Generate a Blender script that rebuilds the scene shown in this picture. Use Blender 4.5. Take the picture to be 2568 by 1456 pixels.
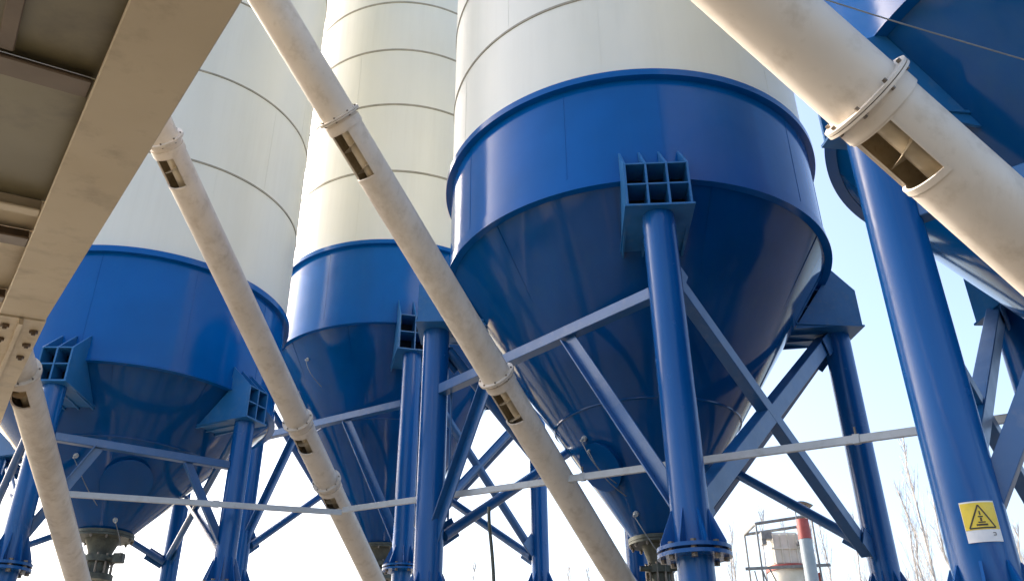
import bpy, bmesh, math, random
from mathutils import Vector, Matrix
random.seed(7)
D2R = math.radians
EYE = 1.7                                    # eye height above the ground
scene = bpy.context.scene
for o in list(bpy.data.objects): bpy.data.objects.remove(o)
COL = scene.collection

# ------------------------------------------------------------------ camera
cam_d = bpy.data.cameras.new('camera'); cam = bpy.data.objects.new('camera', cam_d); COL.objects.link(cam)
cam_d.sensor_fit = 'HORIZONTAL'; cam_d.sensor_width = 36.0; cam_d.lens = 36.0*2150/2567
cam_d.clip_start = 0.05; cam_d.clip_end = 3000
rot = Matrix(((0.99995, 0.01001, 0.0), (0.00479, -0.4784, -0.87813), (-0.00879, 0.87808, -0.47843)))
cam.matrix_world = Matrix.Translation((0, 0, EYE)) @ rot.to_4x4()
scene.camera = cam
# ------------------------------------------------------------------ light
SUN_AZ, SUN_EL = D2R(-55), D2R(36)            # azimuth clockwise from +Y
w = bpy.data.worlds.new('World'); scene.world = w; w.use_nodes = True
nt = w.node_tree; nt.nodes.clear()
sky = nt.nodes.new('ShaderNodeTexSky'); sky.sky_type = 'NISHITA'; sky.sun_disc = False
sky.sun_elevation = SUN_EL; sky.sun_rotation = SUN_AZ
sky.air_density = 1.0; sky.dust_density = 4.0; sky.ozone_density = 1.2; sky.altitude = 50
bg = nt.nodes.new('ShaderNodeBackground'); bg.inputs[1].default_value = 0.15
wo = nt.nodes.new('ShaderNodeOutputWorld')
nt.links.new(sky.outputs[0], bg.inputs[0]); nt.links.new(bg.outputs[0], wo.inputs[0])
sl = bpy.data.lights.new('sun', 'SUN'); sl.energy = 3.5; sl.angle = D2R(0.5); sl.color = (1, .93, .82)
so = bpy.data.objects.new('sun', sl); COL.objects.link(so)
sd = Vector((math.sin(SUN_AZ)*math.cos(SUN_EL), math.cos(SUN_AZ)*math.cos(SUN_EL), math.sin(SUN_EL)))
so.rotation_euler = sd.to_track_quat('Z', 'Y').to_euler(); so.location = (0, 0, 40)
scene.view_settings.view_transform = 'Standard'; scene.view_settings.look = 'None'
scene.view_settings.exposure = 1.55; scene.view_settings.gamma = 1

# ------------------------------------------------------------------ materials
def mat(name, c1, c2, rough=.5, metal=0, scale=2.0, bump=0.0, bscale=8.0, spec=.5, coat=0, streak=0, dirt=None, dirt_amt=0.0, rvar=.1, grime=None):
    m = bpy.data.materials.new(name); m.use_nodes = True; n = m.node_tree.nodes; l = m.node_tree.links
    b = n['Principled BSDF']; b.inputs['Roughness'].default_value = rough; b.inputs['Metallic'].default_value = metal
    b.inputs['Specular IOR Level'].default_value = spec
    b.inputs['Coat Weight'].default_value = coat; b.inputs['Coat Roughness'].default_value = .12
    tc = n.new('ShaderNodeTexCoord')
    no = n.new('ShaderNodeTexNoise'); no.inputs['Scale'].default_value = scale; no.inputs['Detail'].default_value = 6
    mp = n.new('ShaderNodeMapping'); mp.inputs['Scale'].default_value = (1, 1, .15 if streak else 1)
    l.new(tc.outputs['Object'], mp.inputs[0]); l.new(mp.outputs[0], no.inputs['Vector'])
    r = n.new('ShaderNodeValToRGB'); r.color_ramp.elements[0].color = (*c1, 1); r.color_ramp.elements[1].color = (*c2, 1)
    r.color_ramp.elements[0].position = .35; r.color_ramp.elements[1].position = .65
    l.new(no.outputs[0], r.inputs[0]); out = r.outputs[0]
    if dirt:
        n2 = n.new('ShaderNodeTexNoise'); n2.inputs['Scale'].default_value = scale*2.7; n2.inputs['Detail'].default_value = 10; n2.inputs['Roughness'].default_value = .65
        l.new(mp.outputs[0], n2.inputs['Vector'])
        r2 = n.new('ShaderNodeValToRGB'); r2.color_ramp.elements[0].position = .52; r2.color_ramp.elements[1].position = .78
        r2.color_ramp.elements[1].color = (dirt_amt,)*3+(1,)
        l.new(n2.outputs[0], r2.inputs[0])
        mx = n.new('ShaderNodeMix'); mx.data_type = 'RGBA'; l.new(r2.outputs[0], mx.inputs[0]); l.new(out, mx.inputs[6]); mx.inputs[7].default_value = (*dirt, 1)
        out = mx.outputs[2]
    if grime:                                      # rain streaks and dust running down the plates
        m3 = n.new('ShaderNodeMapping'); m3.inputs['Scale'].default_value = (5, 5, .22); l.new(tc.outputs['Object'], m3.inputs[0])
        n4 = n.new('ShaderNodeTexNoise'); n4.inputs['Scale'].default_value = 1.6; n4.inputs['Detail'].default_value = 7; n4.inputs['Roughness'].default_value = .7
        l.new(m3.outputs[0], n4.inputs['Vector'])
        n5 = n.new('ShaderNodeTexNoise'); n5.inputs['Scale'].default_value = .55; n5.inputs['Detail'].default_value = 4; l.new(tc.outputs['Object'], n5.inputs['Vector'])
        mu = n.new('ShaderNodeMath'); mu.operation = 'MULTIPLY'; l.new(n4.outputs[0], mu.inputs[0]); l.new(n5.outputs[0], mu.inputs[1])
        r4 = n.new('ShaderNodeValToRGB'); r4.color_ramp.elements[0].position = .25; r4.color_ramp.elements[1].position = .42
        r4.color_ramp.elements[1].color = (grime[3],)*3+(1,); l.new(mu.outputs[0], r4.inputs[0])
        m4 = n.new('ShaderNodeMix'); m4.data_type = 'RGBA'; l.new(r4.outputs[0], m4.inputs[0]); l.new(out, m4.inputs[6]); m4.inputs[7].default_value = (*grime[:3], 1)
        out = m4.outputs[2]
    l.new(out, b.inputs['Base Color'])
    n3 = n.new('ShaderNodeTexNoise'); n3.inputs['Scale'].default_value = scale*1.7; n3.inputs['Detail'].default_value = 5
    l.new(tc.outputs['Object'], n3.inputs['Vector'])
    mr = n.new('ShaderNodeMapRange'); mr.inputs[3].default_value = max(.03, rough-rvar); mr.inputs[4].default_value = rough+rvar
    l.new(n3.outputs[0], mr.inputs[0]); l.new(mr.outputs[0], b.inputs['Roughness'])
    if bump:
        nb = n.new('ShaderNodeTexNoise'); nb.inputs['Scale'].default_value = bscale; nb.inputs['Detail'].default_value = 3
        l.new(tc.outputs['Object'], nb.inputs['Vector'])
        bp = n.new('ShaderNodeBump'); bp.inputs['Strength'].default_value = bump; bp.inputs['Distance'].default_value = .02
        l.new(nb.outputs[0], bp.inputs['Height']); l.new(bp.outputs[0], b.inputs['Normal'])
    return m
M_WHITE = mat('silo_paint_white', (.68, .665, .575), (.73, .71, .62), .38, scale=.8, bump=.14, bscale=.9, streak=1, dirt=(.56, .52, .41), dirt_amt=.2, grime=(.50, .46, .36, .14))
M_SEAM = mat('seam_weld', (.25, .23, .17), (.33, .30, .23), .6, scale=6)
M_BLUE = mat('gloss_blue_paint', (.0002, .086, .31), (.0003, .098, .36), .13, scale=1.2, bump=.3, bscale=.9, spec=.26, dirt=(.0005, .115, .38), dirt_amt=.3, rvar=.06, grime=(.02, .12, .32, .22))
M_BLUE_SHADE = mat('gloss_blue_paint_shaded', (.0002, .052, .18), (.0003, .061, .215), .11, scale=1.5, bump=.35, bscale=1.0, spec=.28, dirt=(.0005, .075, .2), dirt_amt=.3, rvar=.06, grime=(.02, .08, .17, .3))  # same blue paint as the band, colour darkened for the shade under the cones
M_LEG = mat('blue_leg_paint', (.0005, .075, .27), (.0008, .088, .31), .24, scale=2.5, bump=.12, bscale=3, spec=.4, dirt=(.02, .12, .28), dirt_amt=.35, streak=1, grime=(.07, .12, .22, .3))
M_BRACE = mat('blue_brace_paint', (.003, .075, .22), (.006, .088, .26), .34, scale=3, bump=.08, bscale=5, spec=.8, dirt=(.12, .15, .24), dirt_amt=.5)
M_CELL_SHADE = mat('bracket_cell_shade', (.001, .004, .012), (.002, .006, .018), .7, scale=4, spec=.2)  # near-black colour standing in for the shade inside the open bracket cells
M_EDGE = mat('bracket_blue_paint', (.008, .115, .30), (.015, .135, .35), .4, scale=4, dirt=(.12, .18, .25), dirt_amt=.4)
M_BEIGE = mat('beige_tube_paint', (.62, .54, .45), (.68, .60, .51), .45, scale=3, bump=.1, bscale=6, dirt=(.36, .28, .19), dirt_amt=.55, grime=(.33, .24, .15, .35))
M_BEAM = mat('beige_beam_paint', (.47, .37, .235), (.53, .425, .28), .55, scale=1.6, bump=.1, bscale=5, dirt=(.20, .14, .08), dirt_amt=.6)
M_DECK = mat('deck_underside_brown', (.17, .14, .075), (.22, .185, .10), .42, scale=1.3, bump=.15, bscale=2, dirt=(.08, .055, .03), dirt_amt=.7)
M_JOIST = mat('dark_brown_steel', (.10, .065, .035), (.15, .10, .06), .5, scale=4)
M_INNER = mat('screw_housing_inside', (.36, .28, .17), (.46, .37, .24), .4, scale=12, metal=.1, dirt=(.17, .12, .07), dirt_amt=.6)
M_SHAFT = mat('screw_steel', (.40, .33, .23), (.52, .44, .32), .4, metal=.4, scale=9)
M_BOLT = mat('bolt_steel', (.16, .13, .10), (.26, .22, .18), .45, metal=.7, scale=20)
M_PIPE = mat('pale_pipe_paint', (.42, .44, .45), (.49, .51, .52), .45, scale=4, dirt=(.26, .24, .19), dirt_amt=.4)
M_VALVE = mat('grey_valve_steel', (.055, .06, .05), (.10, .105, .08), .5, metal=.3, scale=9, dirt=(.03, .028, .02), dirt_amt=.8)
M_CABLE = mat('black_cable', (.03, .03, .035), (.05, .05, .055), .5, scale=5)
M_GREY = mat('grey_cable', (.15, .16, .17), (.2, .21, .22), .5, scale=5)
M_YEL = mat('sign_yellow', (.78, .58, .05), (.85, .64, .08), .4, scale=14, dirt=(.45, .38, .15), dirt_amt=.4)
M_SWHITE = mat('sign_white', (.72, .74, .76), (.8, .8, .8), .4, scale=14)
M_BLACK = mat('sign_black', (.03, .028, .02), (.06, .05, .04), .5, scale=20)
M_BARK_HAZE = mat('hazed_bark', (.42, .39, .36), (.52, .48, .44), .9, scale=8)  # tree colour lightened to stand in for distance haze
M_TOWER = mat('tower_cream_paint', (.58, .54, .45), (.66, .62, .54), .5, scale=2)
M_RED = mat('red_paint', (.30, .05, .04), (.36, .07, .06), .5, scale=3)
M_CHIM = mat('pale_blue_chimney', (.24, .29, .32), (.29, .34, .37), .5, scale=2)
M_DGREY = mat('dark_grey_steel', (.14, .14, .14), (.22, .22, .21), .5, scale=5)
M_GROUND = mat('dusty_yard', (.11, .10, .085), (.15, .135, .11), .9, scale=.4, bump=.3, bscale=3, dirt=(.09, .08, .06), dirt_amt=.6)

# ------------------------------------------------------------------ helpers
def V(x, y, z): return Vector((x, y, z+EYE))
def empty(name, loc, label, cat, group=None):
    o = bpy.data.objects.new(name, None); COL.objects.link(o); o.location = loc; o.empty_display_size = .3
    o['label'] = label; o['category'] = cat
    if group: o['group'] = group
    return o
def base(o):
    v = Vector((0, 0, 0))
    while o: v += o.location; o = o.parent
    return v
def part(name, bm, m, parent=None, smooth=True, ang=35, label=None, cat=None, group=None, kind=None, origin=None):
    loc = Vector((0, 0, 0))
    if parent is None and origin is not None: loc = Vector(origin)
    off = base(parent) if parent else loc
    for v in bm.verts: v.co -= off
    bmesh.ops.recalc_face_normals(bm, faces=bm.faces)
    if smooth:
        for f in bm.faces: f.smooth = True
        for e in bm.edges:
            if len(e.link_faces) == 2 and e.calc_face_angle(0) > D2R(ang): e.smooth = False
    me = bpy.data.meshes.new(name); bm.to_mesh(me); bm.free()
    o = bpy.data.objects.new(name, me); COL.objects.link(o); o.parent = parent
    if parent is None: o.location = loc
    me.materials.append(m)
    if label: o['label'] = label
    if cat: o['category'] = cat
    if group: o['group'] = group
    if kind: o['kind'] = kind
    return o
def frame(u, up=Vector((0, 0, 1))):
    u = u.normalized()
    if abs(u.dot(up)) > .98: up = Vector((0, 1, 0)) if abs(u.y) < .9 else Vector((1, 0, 0))
    a = (up-u*u.dot(up)).normalized(); return u, a, u.cross(a)
def tube(bm, p0, p1, r0, r1=None, seg=32, caps=True):
    r1 = r0 if r1 is None else r1
    u, a, b = frame(p1-p0); R = []
    for p, r in ((p0, r0), (p1, r1)):
        R.append([bm.verts.new(p+(a*math.cos(2*math.pi*i/seg)+b*math.sin(2*math.pi*i/seg))*r) for i in range(seg)])
    for i in range(seg):
        j = (i+1) % seg; bm.faces.new((R[0][i], R[0][j], R[1][j], R[1][i]))
    if caps: bm.faces.new(R[0][::-1]); bm.faces.new(R[1])
def polytube(bm, pts, r, seg=8):
    for i in range(len(pts)-1): tube(bm, pts[i], pts[i+1], r, seg=seg)
def bar(bm, p0, p1, wa, wb, up=Vector((0, 0, 1)), bev=.006):
    """box bar, wa along the 'up' side, wb across"""
    u, a, b = frame(p1-p0, up); vs = []
    for p in (p0, p1):
        for sa, sb in ((-1, -1), (1, -1), (1, 1), (-1, 1)): vs.append(bm.verts.new(p+a*sa*wa/2+b*sb*wb/2))
    fs = [bm.faces.new([vs[k] for k in q]) for q in ((3, 2, 1, 0), (4, 5, 6, 7), (0, 1, 5, 4), (1, 2, 6, 5), (2, 3, 7, 6), (3, 0, 4, 7))]
    if bev:
        es = list({e for f in fs for e in f.edges})
        bmesh.ops.bevel(bm, geom=es, offset=bev, segments=1, affect='EDGES')
def prism(bm, poly, ex):
    """polygon (list of points) extruded both ways by half the vector ex"""
    a = [bm.verts.new(p-ex/2) for p in poly]; b = [bm.verts.new(p+ex/2) for p in poly]; n = len(poly)
    bm.faces.new(a); bm.faces.new(b[::-1])
    for i in range(n): bm.faces.new((a[i], b[i], b[(i+1) % n], a[(i+1) % n]))
def lathe(bm, c, prof, seg=160, closed=False):
    """prof: (radius, z above eye)"""
    rows = [[bm.verts.new(V(c[0]+r*math.cos(2*math.pi*i/seg), c[1]+r*math.sin(2*math.pi*i/seg), z)) for i in range(seg)] for r, z in prof]
    m = len(rows)
    for k in range(m if closed else m-1):
        A, B = rows[k], rows[(k+1) % m]
        for i in range(seg):
            j = (i+1) % seg; bm.faces.new((A[i], A[j], B[j], B[i]))
def hexbolt(bm, p, n, r=.012, h=.016):
    tube(bm, p, p+n*h, r, seg=6)
    tube(bm, p+n*h, p+n*(h+.012), r*.5, seg=8)
NB = bmesh.new

# ------------------------------------------------------------------ setting
bm = NB()
S = 1500; N = 12
g = [[bm.verts.new((-S+2*S*i/N, -S+2*S*j/N, 0)) for j in range(N+1)] for i in range(N+1)]
for i in range(N):
    for j in range(N): bm.faces.new((g[i][j], g[i+1][j], g[i+1][j+1], g[i][j+1]))
part('ground', bm, M_GROUND, kind='structure', smooth=False)

# ------------------------------------------------------------------ silos
def silo(label, c, R, z1, z2, za, zc, legs, zb, cols, leg_r, zf, braces, seams, seamz, top, hatch=None, specks=(), k=1.0, fin=(.40, .06)):
    # k: real size of this silo relative to the figures given (they are all seen from the eye point)
    c = (c[0]*k, c[1]*k); R *= k; z1 *= k; z2 *= k; za *= k; zc *= k; zb *= k; leg_r *= k; zf *= k; seamz *= k
    legs = [(a, x*k, y*k) for a, x, y in legs]; seams = [z*k for z in seams]; specks = [(a, z*k) for a, z in specks]
    braces = [(b[0], b[1], b[2], b[3]*k, b[4], b[5], b[6]*k, b[7]*k, b[8]*k) if b[0] == 'K' else (b[0], b[1], b[2]*k, b[3], b[4]*k, b[5]*k, b[6]*k)+b[7:] for b in braces]
    root = empty('silo', (c[0], c[1], 0), label, 'silo', 'white and blue cement silos on legs')
    # white shell, courses meet at ring seams
    bm = NB(); lathe(bm, c, [(R, z2+.02), (R, top)]); lathe(bm, c, [(R, top), (.3, top+1.2), (.01, top+1.22)])
    part('shell', bm, M_WHITE, root)
    for z in seams:
        bm = NB(); lathe(bm, c, [(R-.004, z-.022*k), (R+.012, z-.016*k), (R+.012, z+.016*k), (R-.004, z+.022*k)])
        part('ring_seam', bm, M_SEAM, root)
    # blue band
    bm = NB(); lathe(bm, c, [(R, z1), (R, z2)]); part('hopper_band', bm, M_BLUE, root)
    bm = NB(); lathe(bm, c, [(R-.01, z2), (R*1.035, z2), (R*1.035, z2+.012), (R*1.035, z2+.09), (R-.01, z2+.10)], closed=True)
    part('top_flange', bm, M_BLUE, root)
    bm = NB(); lathe(bm, c, [(R-.05, z1-.025), (R+.045, z1-.025), (R+.045, z1-.01), (R+.022, z1+.005), (R+.022, z1+.15), (R-.01, z1+.16)], closed=True)
    part('stiffener_ring', bm, M_BLUE, root)
    # cone of two courses
    kc = (R-.05)/(z1-za)
    def rc(z): return kc*(z-za)
    bm = NB(); lathe(bm, c, [(R-.05, z1-.02), (rc(seamz), seamz), (rc(zc), zc)]); part('hopper_cone', bm, M_BLUE_SHADE, root)
    bm = NB(); lathe(bm, c, [(rc(seamz)-.004, seamz-.014), (rc(seamz)+.012, seamz-.004), (rc(seamz)+.014, seamz+.008), (rc(seamz)+.006, seamz+.022)]); part('cone_weld_seam', bm, M_BLUE_SHADE, root)
    for i in range(5):                                # upright plate joints
        a = D2R(-150+i*33+7*math.sin(i*9.1+R*5)); er = Vector((math.cos(a), math.sin(a), 0)); b0 = V(c[0], c[1], 0)
        bm = NB(); bar(bm, b0+er*(R+.001)+Vector((0, 0, z1+.17)), b0+er*(R+.001)+Vector((0, 0, z2-.01)), .014, .006, up=Vector((-er.y, er.x, 0)), bev=0); part('band_weld', bm, M_BLUE, root)
        a += .21; er = Vector((math.cos(a), math.sin(a), 0))
        bm = NB(); bar(bm, b0+er*(R-.049)+Vector((0, 0, z1-.03)), b0+er*(rc(seamz)+.001)+Vector((0, 0, seamz+.03)), .014, .007, up=Vector((-er.y, er.x, 0)), bev=0); part('cone_weld', bm, M_BLUE_SHADE, root)
    zz = [z2+.1]+seams+[top]
    for j in range(len(zz)-1):
        for i in range(3):
            a = D2R(-155+i*52+23*((j*7) % 3)); er = Vector((math.cos(a), math.sin(a), 0)); b0 = V(c[0], c[1], 0)
            bm = NB(); bar(bm, b0+er*(R+.001)+Vector((0, 0, zz[j]+.02)), b0+er*(R+.001)+Vector((0, 0, zz[j+1]-.02)), .010, .003, up=Vector((-er.y, er.x, 0)), bev=0); part('plate_joint', bm, M_WHITE, root)
    # outlet: flange, throat, valve
    r0 = rc(zc)
    bm = NB(); lathe(bm, c, [(.01, zc-.012), (r0+.07, zc-.012), (r0+.07, zc+.03), (r0, zc+.035)], seg=48)
    lathe(bm, c, [(r0+.07, zc-.045), (r0+.07, zc-.018), (.01, zc-.018)], seg=48); lathe(bm, c, [(r0+.07, zc-.045), (.01, zc-.046)], seg=48)
    fl = part('outlet_flange', bm, M_VALVE, root)
    for i in range(12):
        a = i*math.pi/6; bm = NB(); hexbolt(bm, V(c[0]+(r0+.045)*math.cos(a), c[1]+(r0+.045)*math.sin(a), zc-.045), Vector((0, 0, -1)), .018, .03)
        part('bolt', bm, M_BOLT, fl)
    bm = NB(); lathe(bm, c, [(r0*.7, zc-.04), (r0*.48, zc-.22), (r0*.48, zc-.27), (r0*.62, zc-.28), (r0*.62, zc-.36), (r0*.46, zc-.37), (r0*.46, zc-.62)], seg=40)
    vl = part('butterfly_valve', bm, M_VALVE, root)
    bm = NB(); tube(bm, V(c[0]-r0*.9, c[1]-.1, zc-.32), V(c[0]+r0*1.1, c[1]-.1, zc-.32), .03, seg=12)
    bar(bm, V(c[0]+r0*.75, c[1]-.1, zc-.32), V(c[0]+r0*1.15, c[1]-.1, zc-.32), .13, .11); part('valve_actuator', bm, M_VALVE, vl)
    for i in range(10):
        a = i*math.pi/5; bm = NB(); tube(bm, V(c[0]+r0*.57*math.cos(a), c[1]+r0*.57*math.sin(a), zc-.52), V(c[0]+r0*.57*math.cos(a), c[1]+r0*.57*math.sin(a), zc-.25), .014, seg=8)
        part('valve_bolt', bm, M_BOLT, vl)
    bm = NB(); lathe(bm, c, [(r0*.45, zc-.5), (r0*.68, zc-.52), (r0*.68, zc-.6), (r0*.45, zc-.62)], seg=40); part('lower_collar', bm, M_VALVE, root)
    # round inspection hatch on the cone
    if hatch:
        a, z, hr = hatch; z *= k; hr *= k; er = Vector((math.cos(a), math.sin(a), 0)); nn = (er*(z1-za)-Vector((0, 0, 1))*(R-.05)).normalized()
        p = V(c[0], c[1], z)+er*rc(z)
        bm = NB(); tube(bm, p-nn*.3, p+nn*.04, hr, seg=56); hb = part('inspection_hatch', bm, M_BLUE_SHADE, root)
        bm = NB(); tube(bm, p+nn*.042, p+nn*.058, hr+.03, seg=56); part('hatch_rim', bm, M_BLUE_SHADE, hb)
    for a, z in specks:                                      # aeration pads with their air hoses
        er = Vector((math.cos(a), math.sin(a), 0)); nn = (er*(z1-za)-Vector((0, 0, 1))*(R-.05)).normalized(); p = V(c[0], c[1], z)+er*rc(z)
        bm = NB(); tube(bm, p-nn*.02, p+nn*.03, .032, seg=20); tube(bm, p+nn*.025, p+nn*.08, .014, seg=12)
        pd = part('aeration_pad', bm, M_PIPE, root)
        q = V(c[0], c[1], z-.55)+er*(rc(z-.55)+.03); tt = Vector((-er.y, er.x, 0))
        pts = []
        for i in range(13):
            t = i/12; pts.append((p+nn*.07).lerp(q+tt*.16, t)+nn*.16*math.sin(t*math.pi)+tt*.10*math.sin(t*math.pi))
        bm = NB(); polytube(bm, pts, .006); part('air_hose', bm, M_GREY, pd)
    # legs with their flanges, and the bracket that carries the band on each leg
    LP = {}
    for key, x, y in legs:
        P = Vector((x, y)); cc = Vector(c); dr = (P-cc).normalized(); er = Vector((dr.x, dr.y, 0)); et = Vector((-er.y, er.x, 0)); rl = (P-cc).length
        bm = NB(); tube(bm, V(x, y, zf+.02), V(x, y, zb-.005), leg_r, seg=48); leg = part('leg', bm, M_LEG, root)
        bm = NB(); tube(bm, V(x, y, -EYE+.004), V(x, y, zf-.03), leg_r*.92, seg=40); part('lower_leg', bm, M_LEG, leg)
        for dz in (0, -.055):
            bm = NB(); tube(bm, V(x, y, zf+dz-.012), V(x, y, zf+dz+.02), leg_r*1.85, seg=48); part('leg_flange', bm, M_LEG, leg)
        bm = NB(); tube(bm, V(x, y, zf-.033), V(x, y, zf-.014), leg_r*1.3, seg=32); part('flange_shim', bm, M_EDGE, leg)
        for i in range(8):
            a = i*math.pi/4+.2; d = Vector((math.cos(a), math.sin(a), 0)); t = Vector((-d.y, d.x, 0)); p = V(x, y, zf)
            bm = NB(); prism(bm, [p+d*(leg_r-.01)+Vector((0, 0, .022)), p+d*leg_r*1.75+Vector((0, 0, .022)), p+d*leg_r*1.75+Vector((0, 0, .05)), p+d*(leg_r+.005)+Vector((0, 0, .33)), p+d*(leg_r-.01)+Vector((0, 0, .33))], t*.016)
            part('gusset', bm, M_LEG, leg, smooth=False)
            b2 = a+math.pi/8; d2 = Vector((math.cos(b2), math.sin(b2), 0)); bm = NB(); tube(bm, V(x, y, zf-.10)+d2*leg_r*1.55, V(x, y, zf+.045)+d2*leg_r*1.55, .026, seg=6); part('flange_bolt', bm, M_BOLT, leg)
        LP[key] = (x, y, leg)
        rf = rl+leg_r+.05*k; zt = zb+.52*k; W = .218*cols*k; zA = zt+fin[0]*k
        kk = (R-.05)/(z1-za)
        def q(r, z): return V(cc.x, cc.y, z)+er*r
        br = None
        for i in range(cols+1):
            s = -W/2+W*i/cols
            zl = zb-fin[1]*k
            poly = [q(rf, zb), q(rf, zt)]+([q(R+.005, zA), q(R-.02, z1-.02)] if zA > z1+.03 else [q(kk*(zA-za)+.01, zA)])+[ q(kk*(zl-za)-.01, zl), q(kk*(zl-za)+.03, zl), q(rl-leg_r-.03, zb-.03), q(rl, zb-.001)]
            bm = NB(); prism(bm, [p+et*s for p in poly], et*.022)
            o = part('bracket_plate', bm, M_EDGE, br if br else root, smooth=False)
            if br is None: br = o; o.name = 'leg_bracket'
        for z, ex in ((zb-.012, .05), ((zb+zt)/2, 0), (zt, 0)):
            rin = max(R*.6, kk*(z-za)-.02) if z < z1 else R
            bm = NB()
            for i in range(cols):
                s0 = -W/2+W*i/cols+.011; s1 = -W/2+W*(i+1)/cols-.011
                if ex: continue
                prism(bm, [q((rin+rf-.004)/2, z)+et*s0+er*(-(rf-.004-rin)/2), q((rin+rf-.004)/2, z)+et*s1+er*(-(rf-.004-rin)/2), q(rf-.004, z)+et*s1, q(rf-.004, z)+et*s0], Vector((0, 0, .018)))
            if ex: prism(bm, [q(rin, z)-et*(W/2+.03), q(rin, z)+et*(W/2+.03), q(rf+.02, z)+et*(W/2+.03), q(rf+.02, z)-et*(W/2+.03)], Vector((0, 0, .022)))
            part('bracket_shelf', bm, M_EDGE, br, smooth=False)
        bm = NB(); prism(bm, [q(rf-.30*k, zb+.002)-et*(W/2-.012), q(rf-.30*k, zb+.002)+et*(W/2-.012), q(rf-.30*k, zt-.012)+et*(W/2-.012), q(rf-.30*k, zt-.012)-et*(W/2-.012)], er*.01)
        part('cell_shade_plate', bm, M_CELL_SHADE, br, smooth=False)  # added dark sheet that paints the shade in the cells, no real plate
    # braces (key, z, key2, z2, width, kind)
    K = {}
    for b in braces:
        if b[0] == 'K':          # horizontal beam with two diagonals down to the leg feet
            _, a, d, z, f0, f1, zl0, zl1, wd = b
            A = V(LP[a][0], LP[a][1], z); B = V(LP[d][0], LP[d][1], z); u = (B-A).normalized()
            bm = NB(); bar(bm, A+u*leg_r*.95, B-u*leg_r*.95, wd, wd); part('tie_beam', bm, M_BRACE, root)
            for fr, k2, zz in ((f0, a, zl0), (f1, d, zl1)):
                p = A.lerp(B, fr)-Vector((0, 0, wd/2-.005)); e = V(LP[k2][0], LP[k2][1], zz)
                e = e+(p-e).normalized()*leg_r*.9
                dd = (e-p).normalized(); side = u
                bm = NB(); nrm = dd.cross(u).normalized(); bar(bm, p, e, wd*1.15, .016, up=dd.cross(nrm), bev=.003)
                vv = dd.cross(nrm).normalized()
                bar(bm, p+vv*(wd*.57-.008)+nrm*(wd*.3+.009), e+vv*(wd*.57-.008)+nrm*(wd*.3+.009), .016, wd*.6, up=vv, bev=.003)
                part('diagonal_brace', bm, M_BRACE, root)
        else:                    # X bracing, one bar per call
            _, a, z0, d, z1_, wd, off = b[:7]
            A = V(LP[a][0], LP[a][1], z0); B = V(LP[d][0], LP[d][1], z1_); u = (B-A).normalized()
            hz = Vector((u.x, u.y, 0)).normalized(); nrm = Vector((-hz.y, hz.x, 0))*off
            bm = NB()
            if len(b) > 7: bar(bm, A+u*leg_r*1.0+nrm, B-u*leg_r*1.1+nrm, wd, wd*.9)
            else: tube(bm, A+u*leg_r*1.0+nrm, B-u*leg_r*1.1+nrm, wd/2, seg=24)
            cb = part('cross_brace', bm, M_BRACE, root)
            for E0, du in ((A, u), (B, -u)):
                bm = NB(); nn = u.cross(Vector((-hz.y, hz.x, 0))); bar(bm, E0+du*leg_r*.9+nrm*.1, E0+du*(leg_r+.30)+nrm*.1, .24*k, .014, up=nn, bev=.002); part('gusset_plate', bm, M_BRACE, cb)
    return root, LP

# nearest silo, centre of the picture
s1, L1 = silo('largest silo in the picture, broad blue band and cone above its own front leg', (1.66, 10.19), 2.5, 5.56, 7.0, 1.80, 2.2,
     [('f', 1.53, 7.49), ('r', 4.35, 10.45), ('l', -1.0, 10.2), ('b', 1.8, 12.88)], 4.95, 3, .17, 1.54,
     [('K', 'l', 'f', 4.08, .3, .64, 2.05, 1.82, .13), ('X', 'f', 4.55, 'r', 2.0, .15, .10, 'box'), ('X', 'r', 4.95, 'f', 1.75, .19, -.12, 'box'),
      ('X', 'r', 4.9, 'b', 1.8, .14, .09, 'box'), ('X', 'b', 4.8, 'r', 2.1, .13, -.09), ('X', 'b', 4.8, 'l', 2.2, .13, .08), ('X', 'l', 4.8, 'b', 2.0, .13, -.08)],
     [8.45, 9.9, 11.35, 12.8], 3.55, 16, (D2R(-144.3), 2.98, .27), [(D2R(-147.6), 3.29), (D2R(-146), 3.17), (D2R(-128), 2.45)], fin=(.46, .08))
s2, L2 = silo('narrower silo behind a beige tube, closely spaced seams and sunlit cream left edge', (-1.97, 13.0), 1.89, 5.56, 6.86, 2.22, 2.75,
     [('f', -1.41, 11.02), ('r', .37, 12.8), ('l', -3.9, 12.45), ('b', -2.4, 15.05)], 5.0, 2, .13, 2.1,
     [('K', 'l', 'f', 4.28, .3, .62, 2.55, 2.3, .10), ('X', 'f', 4.95, 'r', 2.55, .12, .07), ('X', 'r', 4.9, 'f', 2.3, .12, -.07),
      ('X', 'r', 2.5, 'b', 4.9, .12, .07), ('X', 'b', 4.9, 'l', 2.62, .11, .07), ('X', 'l', 4.9, 'b', 2.6, .11, -.07), ('X', 'r', 4.9, 'b', 2.6, .11, -.07)],
     [8.25, 9.62, 10.85, 12.0, 13.2, 14.4], 4.35, 24, None, [(D2R(-130), 5.25)], k=1.34)
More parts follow.
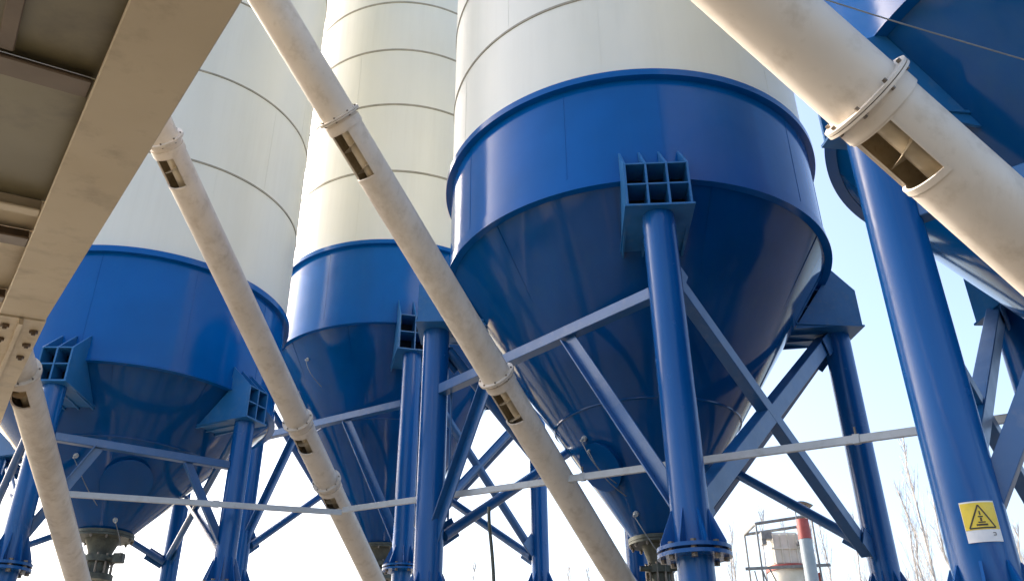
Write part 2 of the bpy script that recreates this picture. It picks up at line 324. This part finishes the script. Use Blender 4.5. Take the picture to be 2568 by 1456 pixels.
s3, L3 = silo('wide silo at left beyond the beige beam, seams far apart, deep blue band', (-6.80, 14.38), 2.45, 5.39, 7.27, 2.86, 3.28,
     [('f', -6.71, 11.68), ('r', -4.38, 13.3), ('b', -6.67, 17.08), ('l', -9.3, 15.15)], 4.86, 2, .16, 2.3,
     [('K', 'f', 'r', 4.1, .27, .72, 2.5, 2.75, .12), ('X', 'r', 4.7, 'b', 3.4, .12, .08), ('X', 'b', 4.8, 'r', 2.8, .12, -.08), ('X', 'b', 3.3, 'l', 4.8, .12, .08),
      ('X', 'l', 3.0, 'b', 4.8, .12, -.08), ('X', 'l', 4.8, 'f', 2.7, .12, .08), ('X', 'l', 2.9, 'f', 4.8, .12, -.08)],
     [9.35, 11.38, 13.4, 15.9], 4.5, 19, (D2R(-56), 3.97, .36), [(D2R(-93.6), 4.25), (D2R(-52.8), 3.45)], k=.85)
s4, L4 = silo('silo at the right edge, very close overhead, its thick leg carrying the warning sign', (5.13, 5.15), 2.5, 4.6, 6.05, .84, 1.35,
     [('l', 2.55, 4.81), ('b', 5.05, 7.78), ('f', 5.47, 2.50), ('r', 7.75, 5.49)], 3.92, 2, .174, .56,
     [('K', 'f', 'l', 3.12, .33, .66, 1.1, 1.05, .12), ('X', 'l', 3.0, 'b', 1.2, .12, .10, 'box'), ('X', 'b', 4.0, 'l', 1.05, .15, -.10, 'box'),
      ('X', 'b', 3.8, 'r', 1.4, .12, .1), ('X', 'r', 3.8, 'b', 1.4, .12, -.1), ('X', 'r', 3.8, 'f', 1.4, .12, .1)],
     [7.5, 8.95, 10.4], 2.6, 15, fin=(.16, .12))

# ------------------------------------------------------------------ screw conveyors
def conveyor(label, P, Q, r, t0, t1, flanges, hatches, mt=M_BEIGE):
    P = V(*P); Q = V(*Q); u = (Q-P).normalized()
    A = P+u*t0; B = P+u*t1
    root = empty('screw_conveyor', B, label, 'conveyor', 'beige screw conveyor tubes running up from the silo outlets')
    eye = Vector((0, 0, EYE)); mid = P.lerp(Q, .5); c = eye-mid; c = (c-u*c.dot(u)).normalized(); s = u.cross(c)
    if s.x > 0: s = -s
    seg = 64
    def pos(t, a, rr): return P+u*t+(c*math.cos(a)+s*math.sin(a))*rr
    ts = sorted({t0, t1, *[t for h in hatches for t in h]})
    rows = [[pos(t, 2*math.pi*i/seg, r) for i in range(seg)] for t in ts]
    a0, a1 = 0, 19                                  # hatch spans these segments, on the lower left of the tube
    bm = NB(); rv = [[bm.verts.new(p) for p in row] for row in rows]
    for k in range(len(ts)-1):
        hole = any(abs(ts[k]-h[0]) < 1e-6 for h in hatches)
        for i in range(seg):
            if hole and (i-a0) % seg < a1-a0: continue
            j = (i+1) % seg; bm.faces.new((rv[k][i], rv[k][j], rv[k+1][j], rv[k+1][i]))
    tb = part('tube', bm, mt, root)
    for h0, h1 in hatches:
        bm = NB(); n = 10
        for k in range(n):                           # inner housing wall behind the opening
            pass
        rr = r-.014; L = [[bm.verts.new(pos(t, 2*math.pi*i/seg, rr)) for i in range(seg)] for t in (h0-.10, h1+.10)]
        for i in range(seg):
            if (i-a0) % seg < a1-a0: continue
            bm.faces.new((L[0][i], L[0][(i+1) % seg], L[1][(i+1) % seg], L[1][i]))
        part('housing_wall', bm, M_INNER, tb)
        bm = NB(); tube(bm, P+u*(h0-.1), P+u*(h1+.1), r*.42, seg=24)
        turns = (h1-h0+.2)/.22; m = int(turns*24)     # screw flight
        prev = None
        for k in range(m+1):
            a = 2*math.pi*k/24; t = h0-.1+(h1-h0+.2)*k/m
            v0 = bm.verts.new(pos(t, a, r*.29)); v1 = bm.verts.new(pos(t, a, r*.84))
            if prev: bm.faces.new((prev[0], prev[1], v1, v0))
            prev = (v0, v1)
        part('screw_shaft', bm, M_SHAFT, tb)
        bm = NB()                                     # thick rim round the opening
        for ta, tb_ in ((h0-.028, h0), (h1, h1+.028)):
            for i in range(a0-1, a1+1):
                q = [pos(ta, 2*math.pi*i/seg, r+.005), pos(ta, 2*math.pi*(i+1)/seg, r+.005), pos(tb_, 2*math.pi*(i+1)/seg, r+.005), pos(tb_, 2*math.pi*i/seg, r+.005)]
                q2 = [pos(ta, 2*math.pi*i/seg, r-.012), pos(ta, 2*math.pi*(i+1)/seg, r-.012), pos(tb_, 2*math.pi*(i+1)/seg, r-.012), pos(tb_, 2*math.pi*i/seg, r-.012)]
                va = [bm.verts.new(p) for p in q]; vb = [bm.verts.new(p) for p in q2]
                bm.faces.new(va); bm.faces.new(vb[::-1])
                for x in range(4): bm.faces.new((va[x], vb[x], vb[(x+1) % 4], va[(x+1) % 4]))
        for i in (a0-.6, a1+.1):
            a = 2*math.pi*i/seg; b2 = 2*math.pi*(i+.5)/seg
            va = [bm.verts.new(pos(t, x, rr2)) for t, x, rr2 in ((h0, a, r+.005), (h0, b2, r+.005), (h1, b2, r+.005), (h1, a, r+.005), (h0, a, r-.012), (h0, b2, r-.012), (h1, b2, r-.012), (h1, a, r-.012))]
            for qd in ((0, 1, 2, 3), (7, 6, 5, 4), (0, 4, 5, 1), (1, 5, 6, 2), (2, 6, 7, 3), (3, 7, 4, 0)): bm.faces.new([va[x] for x in qd])
        part('hatch_frame', bm, mt, tb, smooth=False)
        bm = NB(); tube(bm, P+u*(h0-.085), P+u*(h0-.012), r+.010, seg=seg); part('reinforcing_sleeve', bm, mt, tb)
    for t in flanges:
        fr = r*1.26
        bm = NB(); tube(bm, P+u*(t-.014), P+u*(t-.002), fr, seg=64); tube(bm, P+u*(t+.002), P+u*(t+.014), fr, seg=64)
        fo = part('flange', bm, mt, root)
        nb = 8
        for i in range(nb):
            a = 2*math.pi*(i+.35)/nb; p = pos(t-.014, a, r*1.13)
            bm = NB(); tube(bm, p-u*.014, p+u*.042, r*.055, seg=6); part('bolt', bm, M_BOLT, fo)
    return root
conveyor('beige screw conveyor tube at far left edge, partly hidden by the beige beam', (-4.630, 7.490, 3.181), (-5.464, 10.874, 2.196), .145, -1.2, 6.6, [-.12], [(.0, .27)])
conveyor('beige screw conveyor tube crossing in front of the left silo, three bolted flanges', (-3.311, 7.222, 5.138), (-2.266, 12.647, 2.706), .155, -3.2, 9.5, [-.60, 3.40, 4.58], [(-.44, -.12), (3.60, 3.87), (4.76, 5.0)])
conveyor('long beige screw conveyor tube running from top centre left down to the middle silo', (-2.048, 5.218, 5.681), (.768, 9.559, 2.311), .158, -2.0, 7.3, [1.12, 4.12], [(1.25, 1.70), (4.25, 4.64)])
conveyor('thickest, nearest beige screw conveyor tube slanting across the top right corner', (1.279, 2.595, 2.427), (1.894, 2.861, 1.938), .1625, -3.2, 5.5, [.20], [(.30, .575)])

# ------------------------------------------------------------------ pale service pipes
bm = NB(); A = V(-2.27, 11.37, 2.91); B = V(4.25, 6.02, 2.243); bar(bm, A, B, .072, .036, bev=.004)
u = (B-A).normalized(); p1 = empty('service_rail', A, 'long pale grey rail running behind the front leg to the thick right leg', 'rail', 'pale rails strung between the legs')
part('bar', bm, M_PIPE, p1)
for t in (.46, .80):
    p = A.lerp(B, t); bm = NB(); bar(bm, p-u*.03, p+u*.03, .084, .048, bev=.003); cl = part('clamp', bm, M_PIPE, p1)
    bm = NB(); tube(bm, p, p+Vector((0, 0, .11)), .010, seg=8); part('clamp_bolt', bm, M_BOLT, cl)
bm = NB(); A = V(-5.36, 10.1, 2.81); B = V(-2.29, 11.39, 2.88); bar(bm, A, B, .072, .036, bev=.004); p2 = empty('service_rail', A, 'pale grey rail running level across the left silo cone', 'rail', 'pale rails strung between the legs')
part('bar', bm, M_PIPE, p2)
bm = NB(); p = A.lerp(B, .52); bar(bm, p-(B-A).normalized()*.04, p+(B-A).normalized()*.04, .084, .048, bev=.003); part('clamp', bm, M_PIPE, p2)

# ------------------------------------------------------------------ cables
def cable(pts, r, m, label):
    P = [V(*p) for p in pts]; out = []
    for i in range(len(P)-1):
        p0 = P[max(i-1, 0)]; p3 = P[min(i+2, len(P)-1)]
        for k in range(8):
            t = k/8; out.append(.5*((2*P[i])+(-p0+P[i+1])*t+(2*p0-5*P[i]+4*P[i+1]-p3)*t*t+(-p0+3*P[i]-3*P[i+1]+p3)*t**3))
    out.append(P[-1]); bm = NB(); polytube(bm, out, r)
    return part('cable', bm, m, None, label=label, cat='cable', origin=P[0])

# ------------------------------------------------------------------ steel platform frame overhead (top left)
U = Vector((-0.5692, 0.8075, 0.1548)); E2 = Vector((0.822, 0.5632, 0.0845)); NN = Vector((0.0189, -0.1754, 0.9843)); EY = Vector((0, 0, EYE))
def W(u, v, n): return EY+(U*u+E2*v+NN*(2.5+n))*.6
def slab(bm, u0, u1, v0, v1, n0, n1, bev=.004):
    c = [W(u0, v0, n0), W(u1, v0, n0), W(u1, v1, n0), W(u0, v1, n0), W(u0, v0, n1), W(u1, v0, n1), W(u1, v1, n1), W(u0, v1, n1)]
    vs = [bm.verts.new(p) for p in c]
    fs = [bm.faces.new([vs[k] for k in q]) for q in ((0, 1, 2, 3), (7, 6, 5, 4), (0, 4, 5, 1), (1, 5, 6, 2), (2, 6, 7, 3), (3, 7, 4, 0))]
    if bev: bmesh.ops.bevel(bm, geom=list({e for f in fs for e in f.edges}), offset=bev, segments=1, affect='EDGES')
pf = empty('platform_frame', W(4, 0, 0), 'beige steel platform frame overhead in the top left corner, brown deck above it', 'platform')
bm = NB(); slab(bm, -4, 9.86, .412, .84, 0, .025); slab(bm, -4, 9.86, .60, .64, .027, .36); slab(bm, -4, 9.86, .412, .84, .362, .385)
mb = part('main_beam', bm, M_BEAM, pf, smooth=False)
bm = NB()
poly = [W(9.875, .42, -.012), W(20, .50, -.012), W(20, 1.20, -.012), W(13.8, .945, -.012), W(9.875, .845, -.012)]
prism(bm, [p+NN*.012 for p in poly], NN*.03); prism(bm, [W(9.875, .60, .19), W(20, .8, .19), W(20, .84, .19), W(9.875, .64, .19)], NN*.32)
sp = part('splice_plate', bm, M_BEAM, pf, smooth=False)
for uu, vv in ((10.2, .50), (10.32, .785), (10.86, .51), (11.0, .79), (11.5, .52), (11.7, .8)):
    bm = NB(); hexbolt(bm, W(uu, vv, -.015), -NN, .026, .022); part('bolt', bm, M_JOIST, sp)
bm = NB()
for i, (uu, vv, ln) in enumerate(((12.4, .66, .10), (12.75, .67, .07), (13.1, .655, .12), (13.5, .67, .06), (13.9, .66, .11))):    # illegible stencil marks
    slab(bm, uu, uu+.10, vv-ln/2, vv+ln/2, -.0165, -.0155, 0)
part('stencil_mark', bm, M_JOIST, sp, smooth=False)
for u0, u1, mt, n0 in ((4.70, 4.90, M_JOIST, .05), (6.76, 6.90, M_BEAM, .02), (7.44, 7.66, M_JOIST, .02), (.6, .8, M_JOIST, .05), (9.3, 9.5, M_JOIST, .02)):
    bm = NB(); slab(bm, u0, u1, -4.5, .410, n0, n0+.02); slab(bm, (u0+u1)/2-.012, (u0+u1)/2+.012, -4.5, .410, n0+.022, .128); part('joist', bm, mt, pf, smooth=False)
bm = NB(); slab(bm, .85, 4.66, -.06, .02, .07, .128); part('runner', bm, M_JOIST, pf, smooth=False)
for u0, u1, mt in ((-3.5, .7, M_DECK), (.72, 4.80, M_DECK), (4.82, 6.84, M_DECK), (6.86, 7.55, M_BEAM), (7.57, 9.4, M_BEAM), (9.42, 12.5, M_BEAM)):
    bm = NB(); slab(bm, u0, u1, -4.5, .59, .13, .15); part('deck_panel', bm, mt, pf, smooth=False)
for uc, vc in ((1.9, -3.8), (9, -3.8)):                          # posts that carry it, out of view
    p = W(uc, vc, .0); bm = NB(); bar(bm, Vector((p.x, p.y, .004)), p, .2, .2); part('post', bm, M_BEAM, pf)

# ------------------------------------------------------------------ warning sign wrapped on the right leg
lx, ly, lr = 2.55, 4.81, .174; d = Vector((-lx, -ly)).normalized(); a_c = math.atan2(d.y, d.x)+.22
def on_leg(s, z, r=.177):
    a = a_c+s/.174; return V(lx+r*math.cos(a), ly+r*math.sin(a), z)
def patch(bm, s0, s1, z0, z1, r=.1765, n=10, th=.003):
    fr = [[bm.verts.new(on_leg(s0+(s1-s0)*i/n, z, rr)) for i in range(n+1)] for z in (z0, z1) for rr in (r, r+th)]
    for i in range(n):
        bm.faces.new((fr[1][i], fr[1][i+1], fr[3][i+1], fr[3][i])); bm.faces.new((fr[0][i], fr[0][i+1], fr[2][i+1], fr[2][i]))
        bm.faces.new((fr[0][i], fr[0][i+1], fr[1][i+1], fr[1][i])); bm.faces.new((fr[2][i], fr[2][i+1], fr[3][i+1], fr[3][i]))
    for e in (0, n): bm.faces.new((fr[0][e], fr[1][e], fr[3][e], fr[2][e]))
def stroke(bm, a, b, wd, r=.1825):
    (s0, z0), (s1, z1) = a, b; L = math.hypot(s1-s0, z1-z0); nx, nz = -(z1-z0)/L*wd/2, (s1-s0)/L*wd/2; n = 6
    for rr in (r,):
        P = []
        for i in range(n+1):
            t = i/n; s = s0+(s1-s0)*t; z = z0+(z1-z0)*t
            P.append((bm.verts.new(on_leg(s+nx, z+nz, rr)), bm.verts.new(on_leg(s-nx, z-nz, rr))))
        for i in range(n): bm.faces.new((P[i][0], P[i+1][0], P[i+1][1], P[i][1]))
zs = .985; q = .54
sg = empty('warning_sign', on_leg(0, zs), 'yellow and white warning sign with a triangle, stuck on the thick right leg', 'sign')
bm = NB(); patch(bm, -.16*q, .16*q, zs, zs+.40*q); part('panel', bm, M_SWHITE, sg)
bm = NB(); patch(bm, -.155*q, .155*q, zs+.12*q, zs+.385*q, r=.1800, th=.001); part('yellow_field', bm, M_YEL, sg)
bm = NB(); T = [(-.115*q, zs+.135*q), (.115*q, zs+.135*q), (0, zs+.36*q)]
for i in range(3): stroke(bm, T[i], T[(i+1) % 3], .014*q)
part('triangle', bm, M_BLACK, sg, smooth=False)
bm = NB(); stroke(bm, (-.05*q, zs+.165*q), (.05*q, zs+.165*q), .018*q); stroke(bm, (-.03*q, zs+.19*q), (.035*q, zs+.19*q), .012*q); stroke(bm, (0, zs+.20*q), (0, zs+.235*q), .016*q); stroke(bm, (-.022*q, zs+.245*q), (.022*q, zs+.245*q), .012*q); stroke(bm, (0, zs+.26*q), (0, zs+.30*q), .012*q)
part('pictogram', bm, M_BLACK, sg, smooth=False)
bm = NB(); stroke(bm, (.075*q, zs+.085*q), (.10*q, zs+.085*q), .008*q); stroke(bm, (.075*q, zs+.06*q), (.10*q, zs+.06*q), .008*q); stroke(bm, (.10*q, zs+.085*q), (.10*q, zs+.06*q), .008*q)
part('corner_mark', bm, M_DGREY, sg, smooth=False)

# ------------------------------------------------------------------ cables
cable([(1.2, 3.17, 3.62), (1.661, 3.23, 3.476), (2.006, 3.284, 3.378), (2.35, 3.335, 3.285), (2.698, 3.386, 3.192), (3.2, 3.45, 3.05)], .004, M_GREY, 'thin grey cable passing high in front of the right silo')
cable([(-.285, 9.7, 2.5), (-.28, 9.7, 2.3), (-.23, 9.7, 1.7), (-.2, 9.7, .5), (-.18, 9.7, -1.69)], .02, M_VALVE, 'grey cable hanging down from the pale rail between two silos')

bm = NB(); tube(bm, V(-.775, 10.08, 2.45), V(-.775, 10.08, 4.18), .014, seg=10); part('conduit', bm, M_BRACE, s1)
# ------------------------------------------------------------------ distant silo tower, chimney
def at(dx, dy, dist): v = Vector((dx, dy)).normalized()*dist; return v
c = at(.280, .960, 46); cx, cy = c.x, c.y
cx += .5; TZ = .65
tw = empty('mixing_tower', (cx, cy, 0), 'distant cream plant tower with red rail and open steel frame on top', 'tower')
bm = NB(); tube(bm, Vector((cx+.3, cy, .01)), Vector((cx+.3, cy, 9.85)), 1.35, seg=40); part('drum', bm, M_TOWER, tw)
bm = NB(); bar(bm, Vector((cx+.1, cy, 9.9)), Vector((cx+.1, cy, 11.5)), 1.9, 1.9, bev=.12)
for i in range(4): bar(bm, Vector((cx-.7+.5*i, cy-.98, 9.95)), Vector((cx-.7+.5*i, cy-.98, 11.4)), .08, .08, bev=0)
bar(bm, Vector((cx-.9, cy-.99, 10.7)), Vector((cx+1.1, cy-.99, 10.7)), .08, .08, bev=0)
part('filter_unit', bm, M_TOWER, tw)
bm = NB(); tube(bm, Vector((cx+.3, cy, 9.70)), Vector((cx+.3, cy, 9.93)), 1.42, seg=40); part('red_rail', bm, M_RED, tw)
bm = NB()
bar(bm, Vector((cx-3, cy-1.6, 9.65)), Vector((cx+2.6, cy-1.6, 9.80)), .14, .14)
part('platform_beam', bm, M_DGREY, tw)
for x, y in ((-1.9, -1.6), (1.9, -1.6), (-1.9, 1.6), (1.9, 1.6)):
    bm = NB(); tube(bm, Vector((cx+x, cy+y, .01)), Vector((cx+x, cy+y, 12.0+.1*x)), .07, seg=8); part('post', bm, M_DGREY, tw)
for (xa, ya), (xb, yb) in (((-1.9, -1.6), (1.9, -1.6)), ((-1.9, 1.6), (1.9, 1.6)), ((-1.9, -1.6), (-1.9, 1.6)), ((1.9, -1.6), (1.9, 1.6))):
    bm = NB(); tube(bm, Vector((cx+xa, cy+ya, 12.0+.1*xa)), Vector((cx+xb, cy+yb, 12.0+.1*xb)), .08, seg=8); part('top_rail', bm, M_DGREY, tw)
for x0, z0, x1, z1 in ((-1.9, 9, -.9, 6.2), (-1.4, 9, .2, 6), (-2.4, 8.9, -1.9, 6)):
    bm = NB(); tube(bm, Vector((cx+x0, cy-1.6, z0+.65)), Vector((cx+x1, cy-1.6, z1+.65)), .05, seg=8); part('stay', bm, M_DGREY, tw)
bm = NB(); bar(bm, Vector((cx-1.6, cy-1.3, 11.25)), Vector((cx-.9, cy-1.3, 11.25)), .35, .5); bar(bm, Vector((cx-1.6, cy-1.3, 10.95)), Vector((cx-1.3, cy-1.3, 10.95)), .25, .4); part('motor', bm, M_DGREY, tw)
bm = NB(); bar(bm, Vector((cx+.7, cy-1.4, 10.85)), Vector((cx+1.2, cy-1.4, 10.85)), .2, .3); tube(bm, Vector((cx+1, cy-1.4, 10.85)), Vector((cx+1.05, cy-1.4, 11.35)), .08, seg=8); part('valve', bm, M_DGREY, tw)
bm = NB(); bar(bm, Vector((cx+1.75, cy-1.4, 9.45)), Vector((cx+1.95, cy-1.4, 7.85)), .25, .25); part('duct', bm, M_RED, tw)
tw.scale = (.74, .74, 1)
c = at(.316, .949, 44); cx, cy = c.x, c.y
ch = empty('chimney', (cx, cy, 0), 'slim pale blue chimney with a red top band and small hood', 'chimney')
bm = NB(); tube(bm, Vector((cx, cy, .01)), Vector((cx, cy, 10.75)), .32, .30, seg=28); part('stack', bm, M_CHIM, ch)
bm = NB(); tube(bm, Vector((cx, cy, 10.76)), Vector((cx, cy, 11.7)), .31, .29, seg=28); part('red_band', bm, M_RED, ch)
bm = NB()
P = [Vector((cx-.55+1.1*i/8, cy, 12.3+.2*math.sin(math.pi*i/8))) for i in range(9)]
for i in range(8): bar(bm, P[i], P[i+1], .05, .6, bev=0)
part('hood', bm, M_DGREY, ch)
for sx in (-.26, .26):
    bm = NB(); tube(bm, Vector((cx+sx, cy, 11.65)), Vector((cx+sx, cy, 12.42)), .03, seg=6); part('hood_strut', bm, M_DGREY, ch)

# ------------------------------------------------------------------ bare poplars
def poplar_mesh(seed, h):
    rnd = random.Random(seed); tr = NB(); br = NB()
    pts = [Vector((0, 0, 0))]
    for i in range(1, 9): pts.append(Vector((rnd.uniform(-.10, .10)*i*.4, rnd.uniform(-.1, .1)*i*.4, h*i/8)))
    for i in range(8): tube(tr, pts[i], pts[i+1], .13*(1-i/8.6)+.012, .13*(1-(i+1)/8.6)+.012, seg=7, caps=False)
    for k in range(46):
        t = rnd.uniform(.22, .98); i = min(7, int(t*8)); p = pts[i].lerp(pts[i+1], t*8-i); a = rnd.uniform(0, 6.283); ln = (1.08-t)*h*rnd.uniform(.16, .30)+.4
        d = Vector((math.cos(a)*.30, math.sin(a)*.30, 1)).normalized(); q = p+d*ln*.5; e = q+(d+Vector((0, 0, .5))).normalized()*ln*.5
        tube(br, p, q, .022, .015, seg=4, caps=False); tube(br, q, e, .015, .006, seg=4, caps=False)
        for m in range(4):
            s = p.lerp(e, rnd.uniform(.3, .95)); a2 = rnd.uniform(0, 6.283); dd = Vector((math.cos(a2)*.45, math.sin(a2)*.45, 1)).normalized()
            tube(br, s, s+dd*ln*rnd.uniform(.2, .45), .010, .004, seg=3, caps=False)
    return tr, br
protos = []
for sd_, h in ((1, 15.5), (2, 17), (3, 14), (4, 16.3)):
    tr, br = poplar_mesh(sd_, h); ms = []
    for nm, b in (('trunk', tr), ('branches', br)):
        me = bpy.data.meshes.new(nm); b.to_mesh(me); b.free(); me.materials.append(M_BARK_HAZE); ms.append(me)
    protos.append(ms)
rnd = random.Random(11)
spots = []
for i in range(58):
    bear = .19+.012*i+rnd.uniform(-.008, .008); spots.append((bear, rnd.uniform(68, 88)))
for i in range(26):
    bear = -.06+.0135*i+rnd.uniform(-.006, .006); spots.append((bear, rnd.uniform(100, 130)))
for k, (bear, dist) in enumerate(spots):
    far = dist > 95
    o = bpy.data.objects.new('poplar_tree', None); COL.objects.link(o); o.location = (math.sin(bear)*dist, math.cos(bear)*dist, 0)
    o.rotation_euler = (0, 0, rnd.uniform(0, 6.28)); s = rnd.uniform(.85, 1.1)*((1.36 if .36 < bear < .50 else 1.12) if not far else 1.25); o.scale = (s, s, s)
    o['category'] = 'tree'
    if far: o['label'] = 'bare leafless poplar in the farther row, only its top twigs showing'; o['group'] = 'far row of bare poplars'
    else: o['label'] = 'tall bare leafless poplar in the nearer row beyond the plant, low right'; o['group'] = 'near row of bare poplars'
    for nm, me in zip(('trunk', 'branches'), protos[k % 4]):
        c = bpy.data.objects.new(nm, me); COL.objects.link(c); c.parent = o
